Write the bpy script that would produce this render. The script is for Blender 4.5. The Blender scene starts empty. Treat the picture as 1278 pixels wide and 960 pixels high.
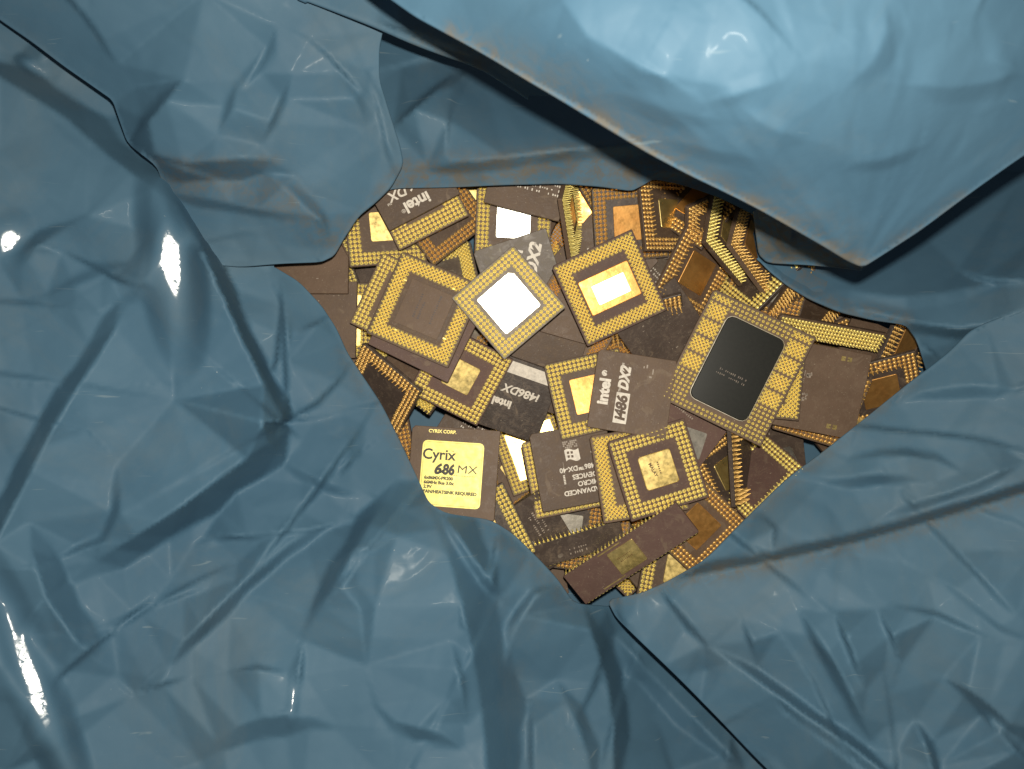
import bpy, bmesh, math, random
import numpy as np
from mathutils import Vector, Matrix
from mathutils.geometry import delaunay_2d_cdt

random.seed(7)
rng = np.random.default_rng(7)
SC = bpy.context.scene
COL = SC.collection

# ------------------------------------------------------------------ camera, world, light, exposure
H = 0.452            # camera height above the top of the pile (m)
K = 0.000455         # metres per photo pixel at z = 0
W0, H0 = 1278.0, 960.0
cd = bpy.data.cameras.new('camera')
cam = bpy.data.objects.new('camera', cd); COL.objects.link(cam)
cam.location = (0, 0, H)
cd.sensor_width = 36.0
cd.lens = 18.0 / (0.5 * W0 * K / H)
cd.clip_start = 0.01; cd.clip_end = 50
cd.dof.use_dof = True; cd.dof.focus_distance = 0.445; cd.dof.aperture_fstop = 15.0
SC.camera = cam

world = bpy.data.worlds.new('World'); SC.world = world; world.use_nodes = True
bg = world.node_tree.nodes['Background']
bg.inputs[0].default_value = (0.95, 0.97, 1.0, 1); bg.inputs[1].default_value = 0.075

ld = bpy.data.lights.new('camera_flash', 'SPOT')     # the phone's flash beside its lens
ld.energy = 9.2; ld.color = (1.0, 0.94, 0.81)
ld.shadow_soft_size = 0.004; ld.spot_size = math.radians(150); ld.spot_blend = .8
flash = bpy.data.objects.new('camera_flash', ld); COL.objects.link(flash)
flash.location = (0.006, 0.021, H + 0.004)
flash.rotation_euler = (math.radians(-3), math.radians(-5), 0)

SC.view_settings.view_transform = 'Standard'; SC.view_settings.look = 'None'
SC.view_settings.exposure = 0; SC.view_settings.gamma = 1; SC.view_settings.use_curve_mapping = False
SC.cycles.use_denoising = True
SC.cycles.max_bounces = 6
SC.cycles.sample_clamp_indirect = 6

def P(px, py, z):
    s = K * (H - z) / H
    return ((px - W0 / 2) * s, -(py - H0 / 2) * s, z)

# ------------------------------------------------------------------ materials
def mat(name):
    m = bpy.data.materials.new(name); m.use_nodes = True
    nt = m.node_tree; b = nt.nodes['Principled BSDF']
    return m, nt, b, nt.nodes.new, nt.links.new

def noise(nt, scale, detail=4, rough=.55, coord=None, dist=0):
    n = nt.nodes.new('ShaderNodeTexNoise'); n.inputs['Scale'].default_value = scale
    n.inputs['Detail'].default_value = detail; n.inputs['Roughness'].default_value = rough
    n.inputs['Distortion'].default_value = dist
    if coord is not None: nt.links.new(coord, n.inputs['Vector'])
    return n
def ramp(nt, src, stops):
    r = nt.nodes.new('ShaderNodeValToRGB'); nt.links.new(src, r.inputs[0])
    els = r.color_ramp.elements
    while len(els) < len(stops): els.new(0.5)
    for e, (p, c) in zip(els, stops):
        e.position = p; e.color = (*c, 1) if len(c) == 3 else (c[0], c[0], c[0], 1)
    return r
def mix(nt, fac, a, b, mode='MIX'):
    m = nt.nodes.new('ShaderNodeMix'); m.data_type = 'RGBA'; m.blend_type = mode
    for i, v in ((0, fac), (6, a), (7, b)):
        if hasattr(v, 'is_output'): nt.links.new(v, m.inputs[i])
        elif isinstance(v, (int, float)): m.inputs[i].default_value = v
        else: m.inputs[i].default_value = (*v, 1)
    return m.outputs[2]

def plastic():
    m, nt, b, N, L = mat('blue_polythene')
    tc = N('ShaderNodeTexCoord'); co = tc.outputs['Object']
    n1 = noise(nt, 7, 5, .6, co)
    c = ramp(nt, n1.outputs[0], [(.3, (.050, .113, .176)), (.7, (.071, .146, .214))])
    # dust: smeared grey brown dirt where the 'dust' attribute says the film has rubbed
    at = N('ShaderNodeAttribute'); at.attribute_name = 'dust'
    n2 = noise(nt, 120, 8, .75, co, .6)
    md = N('ShaderNodeMath'); md.operation = 'MULTIPLY'; L(at.outputs['Fac'], md.inputs[0])
    r2 = ramp(nt, n2.outputs[0], [(.40, (.04,)), (.60, (1,))]); L(r2.outputs[0], md.inputs[1])
    col = mix(nt, md.outputs[0], c.outputs[0], (.128, .114, .092))
    # pale specks
    n3 = noise(nt, 420, 2, .5, co); r3 = ramp(nt, n3.outputs[0], [(.76, (0,)), (.80, (1,))])
    n4 = noise(nt, 18, 3, .5, co); r4 = ramp(nt, n4.outputs[0], [(.55, (0,)), (.7, (1,))])
    ms = N('ShaderNodeMath'); ms.operation = 'MULTIPLY'; L(r3.outputs[0], ms.inputs[0]); L(r4.outputs[0], ms.inputs[1])
    col = mix(nt, ms.outputs[0], col, (.42, .45, .44))
    ns = noise(nt, 11, 6, .7, co, .6); rs = ramp(nt, ns.outputs[0], [(.5, (0,)), (.72, (.22,))]); col = mix(nt, rs.outputs[0], col, (.17, .18, .165))
    mq = N('ShaderNodeMapping'); L(co, mq.inputs[0]); mq.inputs['Scale'].default_value = (30, 420, 30); mq.inputs['Rotation'].default_value = (0, 0, .7)
    nq = noise(nt, 1, 3, .5, mq.outputs[0], .8); rq = ramp(nt, nq.outputs[0], [(.70, (0,)), (.76, (.30,))]); col = mix(nt, rq.outputs[0], col, (.26, .32, .34))
    L(col, b.inputs['Base Color'])
    n5 = noise(nt, 30, 6, .65, co)
    rr = ramp(nt, n5.outputs[0], [(.3, (.56,)), (.7, (.68,))])
    rm = N('ShaderNodeMath'); rm.operation = 'MULTIPLY_ADD'; L(md.outputs[0], rm.inputs[0]); rm.inputs[1].default_value = .3
    L(rr.outputs[0], rm.inputs[2]); L(rm.outputs[0], b.inputs['Roughness'])
    b.inputs['Specular IOR Level'].default_value = .24
    ag = N('ShaderNodeAttribute'); ag.attribute_name = 'glint_coat'  # extra coat on the glint patches alone: flash highlights built into the film
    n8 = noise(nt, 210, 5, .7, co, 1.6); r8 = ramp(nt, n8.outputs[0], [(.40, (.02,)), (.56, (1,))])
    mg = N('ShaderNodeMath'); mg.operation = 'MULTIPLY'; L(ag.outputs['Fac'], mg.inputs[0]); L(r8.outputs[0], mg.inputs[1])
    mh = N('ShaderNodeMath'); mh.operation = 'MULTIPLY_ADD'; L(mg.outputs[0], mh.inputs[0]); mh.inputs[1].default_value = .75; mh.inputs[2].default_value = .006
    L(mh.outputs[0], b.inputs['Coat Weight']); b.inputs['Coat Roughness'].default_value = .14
    # micro wrinkles
    n6 = noise(nt, 160, 3, .5, co, .5); n7 = noise(nt, 600, 4, .6, co)
    mp = N('ShaderNodeMath'); mp.operation = 'MULTIPLY_ADD'; L(n7.outputs[0], mp.inputs[0]); mp.inputs[1].default_value = .07
    L(n6.outputs[0], mp.inputs[2])
    bp = N('ShaderNodeBump'); bp.inputs['Strength'].default_value = .035; bp.inputs['Distance'].default_value = .002
    L(mp.outputs[0], bp.inputs['Height'])
    # sharp crinkle lines of stiff thin film
    nr = N('ShaderNodeTexNoise'); nr.noise_type = 'RIDGED_MULTIFRACTAL'; L(co, nr.inputs['Vector'])
    nr.inputs['Scale'].default_value = 26; nr.inputs['Detail'].default_value = 3.5; nr.inputs['Roughness'].default_value = .42; nr.inputs['Distortion'].default_value = .25
    b2 = N('ShaderNodeBump'); b2.inputs["Strength"].default_value = .26; b2.inputs['Distance'].default_value = .0022
    L(nr.outputs[0], b2.inputs['Height']); L(bp.outputs[0], b2.inputs['Normal']); L(b2.outputs[0], b.inputs['Normal'])
    return m

def ceramic(name, c0, c1, rough=.55, spec=.32, dustc=(.19, .135, .09)):
    m, nt, b, N, L = mat(name)
    tc = N('ShaderNodeTexCoord'); oi = N('ShaderNodeObjectInfo')
    mp = N('ShaderNodeMapping'); L(tc.outputs['Object'], mp.inputs[0])
    cb = N('ShaderNodeCombineXYZ'); L(oi.outputs['Random'], cb.inputs[0]); L(oi.outputs['Random'], cb.inputs[1]); L(cb.outputs[0], mp.inputs['Location'])
    co = mp.outputs[0]
    n1 = noise(nt, 45, 6, .65, co); c = ramp(nt, n1.outputs[0], [(.3, c0), (.7, c1)])
    hv = N('ShaderNodeHueSaturation'); L(c.outputs[0], hv.inputs['Color'])
    vv = N('ShaderNodeMath'); vv.operation = 'MULTIPLY_ADD'; L(oi.outputs['Random'], vv.inputs[0]); vv.inputs[1].default_value = .45; vv.inputs[2].default_value = .75
    L(vv.outputs[0], hv.inputs['Value'])
    n2 = noise(nt, 190, 8, .75, co, .8); r2 = ramp(nt, n2.outputs[0], [(.50, (0,)), (.72, (.55,))])
    col = mix(nt, r2.outputs[0], hv.outputs[0], dustc)
    n3 = noise(nt, 1400, 2, .5, co); r3 = ramp(nt, n3.outputs[0], [(.70, (0,)), (.77, (.7,))])
    col = mix(nt, r3.outputs[0], col, (.45, .38, .28))
    n9 = noise(nt, 70, 3, .5, co, 2.0); r9 = ramp(nt, n9.outputs[0], [(.64, (0,)), (.70, (.5,))])
    col = mix(nt, r9.outputs[0], col, dustc)
    L(col, b.inputs['Base Color'])
    rr = ramp(nt, n2.outputs[0], [(.3, (rough - .12,)), (.7, (rough + .15,))]); L(rr.outputs[0], b.inputs['Roughness'])
    b.inputs['Specular IOR Level'].default_value = spec
    n4 = noise(nt, 900, 5, .6, co)
    bp = N('ShaderNodeBump'); bp.inputs['Strength'].default_value = .18; bp.inputs['Distance'].default_value = .0006
    L(n4.outputs[0], bp.inputs['Height']); L(bp.outputs[0], b.inputs['Normal'])
    return m

def metal(name, c0, c1, rough, bump=.1, scale=120, dirt=None, metallic=1.0):
    m, nt, b, N, L = mat(name)
    tc = N('ShaderNodeTexCoord'); oi = N('ShaderNodeObjectInfo')
    mp = N('ShaderNodeMapping'); L(tc.outputs['Object'], mp.inputs[0])
    cb = N('ShaderNodeCombineXYZ'); L(oi.outputs['Random'], cb.inputs[0]); L(oi.outputs['Random'], cb.inputs[2]); L(cb.outputs[0], mp.inputs['Location'])
    co = mp.outputs[0]
    n1 = noise(nt, scale, 6, .65, co); c = ramp(nt, n1.outputs[0], [(.3, c0), (.7, c1)])
    col = c.outputs[0]
    if dirt:
        n2 = noise(nt, 260, 8, .75, co, 1.2); r2 = ramp(nt, n2.outputs[0], [(.5, (0,)), (.75, (.32,))])
        col = mix(nt, r2.outputs[0], col, dirt)
    L(col, b.inputs['Base Color']); b.inputs['Metallic'].default_value = metallic
    n3 = noise(nt, 300, 5, .6, co); rr = ramp(nt, n3.outputs[0], [(.3, (max(.08, rough - .1),)), (.7, (rough + .12,))])
    L(rr.outputs[0], b.inputs['Roughness'])
    n4 = noise(nt, 160, 4, .6, co)
    bp = N('ShaderNodeBump'); bp.inputs['Strength'].default_value = bump; bp.inputs['Distance'].default_value = .001
    L(n4.outputs[0], bp.inputs['Height']); L(bp.outputs[0], b.inputs['Normal'])
    return m

def paint(name, c, rough=.5):
    m, nt, b, N, L = mat(name)
    tc = N('ShaderNodeTexCoord'); n1 = noise(nt, 500, 6, .7, tc.outputs['Object'])
    r = ramp(nt, n1.outputs[0], [(.25, tuple(x * .62 for x in c)), (.6, c)])
    L(r.outputs[0], b.inputs['Base Color']); b.inputs['Roughness'].default_value = rough
    return m

M = {
 'plastic': plastic(),
 'brown': ceramic('brown_ceramic', (.100, .063, .041), (.132, .084, .056)),
 'purple': ceramic('purple_ceramic', (.100, .058, .047), (.126, .074, .060), .6, .3),
 'grey': ceramic('grey_ceramic', (.120, .092, .072), (.165, .124, .096), .5, .4, (.26, .23, .17)),
 'dark': ceramic('dark_ceramic', (.056, .040, .032), (.082, .058, .046), .42, .5),
 'gold': metal('gold_plating', (.90, .66, .22), (.98, .76, .32), .36, .04, 60, (.62, .42, .14), .9),
 'pin': metal('gold_pin', (.96, .76, .21), (1.0, .85, .32), .46, .03, 400, None, .58),
 'oldpin': metal('tarnished_gold_pin', (.66, .38, .10), (.88, .58, .20), .44, .03, 400, None, .68),
 'copper': metal('dark_reflecting_gold_lid', (.55, .26, .07), (.75, .40, .12), .42, .15, 70, (.30, .14, .05), .8),  # gold lids mirroring the dark, that dimness put into the base colour
 'silver': metal('bright_nickel_lid', (.88, .88, .80), (.96, .95, .88), .42, .03, 60),
 'steel': metal('scuffed_nickel', (.34, .31, .26), (.50, .46, .40), .55, .2, 90, (.2, .17, .13)),
 'black': paint('black_lid', (.013, .013, .010), .27),
 'yellow': metal('yellow_gold_label', (.88, .74, .20), (.98, .86, .30), .55, .03, 60, None, .35),
 'white': paint('white_print', (.74, .66, .56)),
 'ink': paint('black_print', (.030, .022, .012)),
 'dimprint': paint('faded_print', (.36, .29, .23)),
 'etch': paint('etched_print', (.072, .046, .038)),
 'lidink': paint('lid_print', (.16, .09, .03)),
}

# ------------------------------------------------------------------ mesh helpers
def link(name, me, parent=None, m=None):
    o = bpy.data.objects.new(name, me); COL.objects.link(o)
    if parent: o.parent = parent
    if m and me is not None and not me.materials: me.materials.append(M[m])
    return o

# ------------------------------------------------------------------ the bag: folded film, sheet by sheet
def tps(ctrl, X):
    c = np.array(ctrl, float); n = len(c); s = 300.0
    A = c[:, :2] / s; Q = X / s
    def U(r2): return np.where(r2 > 1e-12, .5 * r2 * np.log(np.maximum(r2, 1e-12)), 0)
    d = ((A[:, None] - A[None]) ** 2).sum(-1)
    Kk = U(d) + np.eye(n) * 1e-4
    Pm = np.c_[np.ones(n), A]
    S = np.zeros((n + 3, n + 3)); S[:n, :n] = Kk; S[:n, n:] = Pm; S[n:, :n] = Pm.T
    w = np.linalg.solve(S, np.r_[c[:, 2], 0, 0, 0])
    d = ((Q[:, None] - A[None]) ** 2).sum(-1)
    return U(d) @ w[:n] + np.c_[np.ones(len(Q)), Q] @ w[n:]

def seg_dist(X, poly):
    """distance, side (+1 = right hand on screen when walking along), 0..1 position"""
    poly = np.array(poly, float)
    best = np.full(len(X), 1e9); side = np.zeros(len(X)); par = np.zeros(len(X))
    ln = np.hypot(*(poly[1:] - poly[:-1]).T); cum = np.r_[0, np.cumsum(ln)]
    for i in range(len(poly) - 1):
        a = poly[i]; dv = poly[i + 1] - a; l2 = (dv ** 2).sum()
        t = np.clip(((X - a) @ dv) / l2, 0, 1)
        q = a + t[:, None] * dv; d = np.hypot(*(X - q).T)
        cr = dv[0] * (X[:, 1] - a[1]) - dv[1] * (X[:, 0] - a[0])
        u = d < best - 1e-9
        best[u] = d[u]; side[u] = np.where(cr[u] >= 0, 1, -1); par[u] = (cum[i] + t[u] * ln[i]) / cum[-1]
    return best, side, par

def sm(x): x = np.clip(x, 0, 1); return x * x * (3 - 2 * x)

def stroke(X, poly, amp, w, L, hi=1, t0=.25, t1=.25):
    d, s, t = seg_dist(X, poly)
    f = np.ones(len(X))
    if t0 > 0: f *= sm(t / t0)
    if t1 > 0: f *= sm((1 - t) / t1)
    high = s * hi > 0
    return amp * f * np.where(high, np.exp(-d / L), np.clip(1 - d / w, 0, 1))

def vnoise(X, scale, seed):
    r = np.random.default_rng(seed); g = r.random((64, 64))
    Y = X / scale; i = np.floor(Y).astype(int); f = Y - i; f = f * f * (3 - 2 * f)
    def G(a, b): return g[a % 64, b % 64]
    x0, y0 = i[:, 0], i[:, 1]
    return (G(x0, y0) * (1 - f[:, 0]) * (1 - f[:, 1]) + G(x0 + 1, y0) * f[:, 0] * (1 - f[:, 1])
            + G(x0, y0 + 1) * (1 - f[:, 0]) * f[:, 1] + G(x0 + 1, y0 + 1) * f[:, 0] * f[:, 1]) - .5

def tri_interp(X, pt, hz, tri):
    out = np.full(len(X), np.nan); order = np.argsort(X[:, 0]); xs = X[order, 0]
    for t in tri:
        a, b, c = pt[t[0]], pt[t[1]], pt[t[2]]
        i0, i1 = np.searchsorted(xs, (min(a[0], b[0], c[0]) - 1e-6, max(a[0], b[0], c[0]) + 1e-6))
        if i0 == i1: continue
        ii = order[i0:i1]; q = X[ii]
        det = (b[1] - c[1]) * (a[0] - c[0]) + (c[0] - b[0]) * (a[1] - c[1])
        if abs(det) < 1e-9: continue
        l0 = ((b[1] - c[1]) * (q[:, 0] - c[0]) + (c[0] - b[0]) * (q[:, 1] - c[1])) / det
        l1 = ((c[1] - a[1]) * (q[:, 0] - c[0]) + (a[0] - c[0]) * (q[:, 1] - c[1])) / det
        l2 = 1 - l0 - l1; k = (l0 >= -1e-6) & (l1 >= -1e-6) & (l2 >= -1e-6)
        out[ii[k]] = l0[k] * hz[t[0]] + l1[k] * hz[t[1]] + l2[k] * hz[t[2]]
    return out

def along(poly, step):
    poly = np.array(poly, float); ln = np.hypot(*(poly[1:] - poly[:-1]).T); cum = np.r_[0, np.cumsum(ln)]
    t = np.linspace(0, cum[-1], max(2, int(round(cum[-1] / step)) + 1))
    pts = np.c_[np.interp(t, cum, poly[:, 0]), np.interp(t, cum, poly[:, 1])]
    tg = np.gradient(pts, axis=0); tg /= np.hypot(*tg.T)[:, None] + 1e-9
    return pts, np.c_[-tg[:, 1], tg[:, 0]]          # second: right-hand side on screen

def planes(f, X, outline, strokes, centre, cell, jit, seed):
    """film as flat facets: crease lines from the strokes, loose points between them, straight faces over all"""
    r = np.random.default_rng(seed); pts = []; edges = []
    def line(q):
        n0 = len(pts); pts.extend(q.tolist()); edges.extend((n0 + i, n0 + i + 1) for i in range(len(q) - 1))
    for s in strokes:
        q, nr = along(s[0], 34); w, hi = s[2], s[4]
        n = len(q); tp = np.clip(np.minimum(np.arange(n), np.arange(n)[::-1]) / 1.5, .25, 1)[:, None]
        line(q); line(q - nr * hi * w * tp * r.uniform(.8, 1.2, (n, 1)))
    ring = np.array(outline, float); m = ring.mean(0)
    q, _ = along(np.vstack([ring, ring[:1]]), 42); pts.extend(q[:-1].tolist())
    mn, mx = X.min(0) - 30, X.max(0) + 30
    pts += [[mn[0], mn[1]], [mx[0], mn[1]], [mx[0], mx[1]], [mn[0], mx[1]]]
    cen = np.array(centre, float); have = np.array(pts)
    new = []
    for _ in range(int((mx[0] - mn[0]) * (mx[1] - mn[1]) / cell ** 2 * 14)):
        c = r.uniform(mn, mx); u = c - cen; u /= np.hypot(*u) + 1e-9
        A = have if not new else np.vstack([have, new]); D = A - c
        rad = D @ u; tan = D @ np.array([-u[1], u[0]])
        if ((rad * .55) ** 2 + tan ** 2).min() > (cell * .55) ** 2: new.append(c)
    nf = len(pts); pts = np.vstack([have, new]) if new else have
    res = delaunay_2d_cdt([Vector(p) for p in pts], edges, [], 0, 1e-3, True)
    pv = np.array([(v.x, v.y) for v in res[0]]); hz = f(pv)
    free = np.array([bool(o) and min(o) >= nf for o in res[3]])
    hz = hz + np.where(free, r.normal(0, jit, len(pv)), r.normal(0, jit * .25, len(pv)))
    z = tri_interp(X, pv, hz, res[2]); bad = np.isnan(z)
    if bad.any(): z[bad] = f(X[bad])
    return z

def facets(X, spacing, amp, seed, stretch=None):
    """flat facets between random points: the look of stiff crumpled film"""
    r = np.random.default_rng(seed)
    mn, mx = X.min(0) - spacing, X.max(0) + spacing
    gxs, gys = np.meshgrid(np.arange(mn[0], mx[0], spacing), np.arange(mn[1], mx[1], spacing))
    pt = np.c_[gxs.ravel(), gys.ravel()]; pt += r.uniform(-.48, .48, pt.shape) * spacing
    hz = r.normal(0, 1, len(pt)) * amp
    tri = delaunay_2d_cdt([Vector(p) for p in pt], [], [], 0, 1e-4)[2]
    return tri_interp(X, pt, hz, tri)

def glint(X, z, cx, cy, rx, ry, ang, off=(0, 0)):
    """film patch tilted halfway between lens and flash and given extra coat, to place a highlight"""
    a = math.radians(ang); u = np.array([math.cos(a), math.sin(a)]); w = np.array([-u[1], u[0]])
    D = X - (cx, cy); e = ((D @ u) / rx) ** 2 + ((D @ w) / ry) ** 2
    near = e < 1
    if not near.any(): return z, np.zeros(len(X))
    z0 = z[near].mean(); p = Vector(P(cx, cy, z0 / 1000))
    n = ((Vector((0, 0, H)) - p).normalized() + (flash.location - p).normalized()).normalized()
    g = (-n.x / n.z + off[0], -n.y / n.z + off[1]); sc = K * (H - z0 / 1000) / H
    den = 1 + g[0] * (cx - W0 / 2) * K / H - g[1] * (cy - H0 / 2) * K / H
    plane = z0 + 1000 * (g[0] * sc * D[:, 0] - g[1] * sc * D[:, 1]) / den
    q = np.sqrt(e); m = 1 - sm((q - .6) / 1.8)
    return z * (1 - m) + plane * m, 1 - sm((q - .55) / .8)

def resample(poly, step):
    out = []
    n = len(poly)
    for i in range(n):
        a = np.array(poly[i], float); b = np.array(poly[(i + 1) % n], float)
        k = max(1, int(round(np.hypot(*(b - a)) / step)))
        for j in range(k): out.append(tuple(a + (b - a) * j / k) + (i,))
    return out

def soften(poly, lips, it=2):
    """Chaikin corner cutting along the flagged free edges, so a folded film edge bends instead of kinking"""
    for _ in range(it):
        q = []; fl = []
        n = len(poly)
        for i in range(n):
            a, b = np.array(poly[i], float), np.array(poly[(i + 1) % n], float)
            if lips[i]:
                q += [tuple(.85 * a + .15 * b), tuple(.15 * a + .85 * b)]; fl += [1, 1]
            else:
                q += [tuple(a)]; fl += [0]
                if lips[(i + 1) % n]: q += [tuple(b)]; fl += [1]
        poly, lips = q, fl
    return poly, lips

def sheet(name, label, outline, ctrl, strokes=(), lips=(), step=4.0, crumple=1.0, nrand=40, radial=None,
          dust=(), lip_r=2.2, tuck=14, seed=1, lo=None, fac=1.0, glints=(), gain=1.4, cell=104, soft=.12, pleats=0):
    outline0 = list(outline)
    lipf = [1 if i in lips else 0 for i in range(len(outline))]
    outline, lipf = soften(outline, lipf)
    ob = resample(outline, step)
    nb = len(ob)
    bx = np.array([(p[0], p[1]) for p in ob]); bl = [lipf[p[2]] for p in ob]
    # jittered hex grid inside
    mn, mx = bx.min(0), bx.max(0); r = np.random.default_rng(seed)
    rows = np.arange(mn[1], mx[1], step * .87); pts = []
    for j, y in enumerate(rows):
        xs = np.arange(mn[0] + (j % 2) * step / 2, mx[0], step)
        pts.append(np.c_[xs, np.full(len(xs), y)])
    G = np.concatenate(pts); G += r.uniform(-.18, .18, G.shape) * step
    # inside test
    def inside(Q):
        ins = np.zeros(len(Q), bool)
        for i in range(nb):
            a, b = bx[i], bx[(i + 1) % nb]
            if a[1] != b[1]:
                ins ^= ((a[1] > Q[:, 1]) != (b[1] > Q[:, 1])) & (Q[:, 0] < (b[0] - a[0]) * (Q[:, 1] - a[1]) / (b[1] - a[1]) + a[0])
        return ins
    G = G[inside(G)]
    dmin, _, _ = seg_dist(G, np.vstack([bx, bx[:1]])[::1])
    G = G[dmin > step * .5]
    V = np.vstack([bx, G])
    res = delaunay_2d_cdt([Vector(v) for v in V], [(i, (i + 1) % nb) for i in range(nb)], [], 1, 1e-5, True)
    vv = np.array([(v.x, v.y) for v in res[0]]); fa = np.array([list(f) for f in res[2]]); faces = fa[inside(vv[fa].mean(1))].tolist()
    orig = res[3]
    X = vv
    pc = np.array(radial if radial is not None else CEN, float)
    strokes = list(strokes)
    for _ in range(pleats):
        c = V[r.integers(nb, len(V))]; dv = c - pc; a0 = math.atan2(dv[1], dv[0]) + r.normal(0, .22); ln = r.uniform(60, 170)
        u = np.array([math.cos(a0), math.sin(a0)]); nn = np.array([-u[1], u[0]])
        strokes.append(([c - u * ln, c - u * ln * .3 + nn * r.normal(0, 5), c + u * ln * .4 + nn * r.normal(0, 5), c + u * ln], r.uniform(1.0, 3.2), r.uniform(3, 8), r.uniform(14, 50), r.choice([-1, 1]), .35, .35))
    def surf(Q):
        q = tps(ctrl, Q)
        for s in strokes: q = q + stroke(Q, s[0], s[1] * gain, *s[2:])
        return q
    z = soft * surf(X) + (1 - soft) * planes(surf, X, outline0, strokes, pc, cell, fac * 1.9, seed)
    D = X - pc; rr_ = np.hypot(*D.T) + 1; th = np.arctan2(D[:, 1], D[:, 0]); wob = 20 * vnoise(X, 120, seed + 5)
    pol = np.c_[rr_ * .4 + wob * .3, th * 330 + wob]
    z = z + crumple * .62 * (np.nan_to_num(facets(pol, 34, .9, seed + 2)) + .30 * np.nan_to_num(facets(pol, 15, 1.0, seed + 3)) + .16 * np.nan_to_num(facets(X, 20, 1.0, seed + 7)))
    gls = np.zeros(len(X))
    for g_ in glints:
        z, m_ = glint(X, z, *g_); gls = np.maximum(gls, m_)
    if lo is not None: z = np.maximum(z, lo)
    # one light relaxation of the creases
    E = np.array([(f[a], f[(a + 1) % 3]) for f in faces for a in range(3)])
    for _ in range(1):
        acc = np.zeros(len(z)); cnt = np.zeros(len(z))
        np.add.at(acc, E[:, 0], z[E[:, 1]]); np.add.at(cnt, E[:, 0], 1)
        np.add.at(acc, E[:, 1], z[E[:, 0]]); np.add.at(cnt, E[:, 1], 1)
        z = .88 * z + .12 * acc / np.maximum(cnt, 1)
    zz = z / 1000.0
    sc = K * (H - zz) / H
    XYZ = np.c_[(X[:, 0] - W0 / 2) * sc, -(X[:, 1] - H0 / 2) * sc, zz]
    dst = np.zeros(len(X))
    for poly, wd, amt in dust:
        d, _, _ = seg_dist(X, poly); dst = np.maximum(dst, amt * np.exp(-(d / wd) ** 2))
    verts = XYZ.tolist(); dl = dst.tolist(); gl = gls.tolist()
    # rolled lip: the film turns over and goes back under itself
    idx = {}
    for k, o in enumerate(orig):
        for q in o:
            if q < nb: idx[q] = k
    area = sum(bx[i][0] * bx[(i + 1) % nb][1] - bx[(i + 1) % nb][0] * bx[i][1] for i in range(nb))
    sg = 1 if area > 0 else -1
    prof = [(math.sin(t), 1 - math.cos(t)) for t in (math.radians(a) for a in (35, 70, 105, 140, 170))]
    nr = len(prof) + 2
    if any(bl):
        ring = {}
        for i in range(nb):
            if not (bl[i] or bl[i - 1]): continue
            acc = np.zeros(2)
            for q in range(-2, 3):
                e = bx[(i + q + 1) % nb] - bx[(i + q - 1) % nb]
                acc += np.array([e[1], -e[0]]) * sg / (np.hypot(*e) + 1e-9)
            n2 = acc / (np.hypot(*acc) + 1e-9)
            nw = np.array([n2[0], -n2[1]])
            base = XYZ[idx[i]]; rr = lip_r / 1000.0 * (1 + .35 * math.sin(i * .07 + seed))
            ids = []
            for a, b in prof:
                ids.append(len(verts)); verts.append([base[0] + nw[0] * rr * a, base[1] + nw[1] * rr * a, base[2] - rr * b])
            for q, (bk, dn) in enumerate(((tuck * .5, 1.2), (tuck, 5.0))):
                ids.append(len(verts)); verts.append([base[0] - nw[0] * bk / 1000, base[1] - nw[1] * bk / 1000, base[2] - 2 * rr - dn / 1000])
            dl += [dst[idx[i]]] * len(ids); ring[i] = ids
        for i in range(nb):
            j = (i + 1) % nb
            if bl[i] and i in ring and j in ring:
                a = [idx[i]] + ring[i]; b = [idx[j]] + ring[j]
                for q in range(nr):
                    f = [a[q], b[q], b[q + 1], a[q + 1]]
                    faces.append(f if sg < 0 else f[::-1])
    me = bpy.data.meshes.new(name); me.from_pydata(verts, [], faces)
    at = me.attributes.new('dust', 'FLOAT', 'POINT'); at.data.foreach_set('value', dl)
    at = me.attributes.new('glint_coat', 'FLOAT', 'POINT'); at.data.foreach_set('value', gl + [0.0] * (len(verts) - len(gl)))
    bm = bmesh.new(); bm.from_mesh(me); bmesh.ops.recalc_face_normals(bm, faces=bm.faces)
    bm.faces.ensure_lookup_table()
    if sum(f.normal.z * f.calc_area() for f in bm.faces) < 0: bmesh.ops.reverse_faces(bm, faces=bm.faces)
    bm.to_mesh(me); bm.free()
    me.polygons.foreach_set('use_smooth', [True] * len(me.polygons))
    o = link(name, me, bag, 'plastic'); o['label'] = label
    return o

bag = bpy.data.objects.new('plastic_bag', None); COL.objects.link(bag)
bag['label'] = 'crumpled blue plastic bag standing open around the heap of processor chips'
bag['category'] = 'plastic bag'
CEN = (740, 480)

# lining under and behind the heap
sheet('bag_lining', 'blue film lining underneath the chips',
      [(150, -60), (1450, -60), (1450, 1080), (150, 1080)],
      [(740, 480, -80), (600, 400, -78), (900, 500, -82), (740, 650, -78), (740, 330, -78), (400, 480, -62), (1200, 470, -64),
       (740, 120, -60), (740, 830, -60), (200, 0, 10), (1400, 0, 10), (200, 1000, 5), (1400, 1000, 5)], step=14, nrand=20, crumple=1, seed=3)

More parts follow.
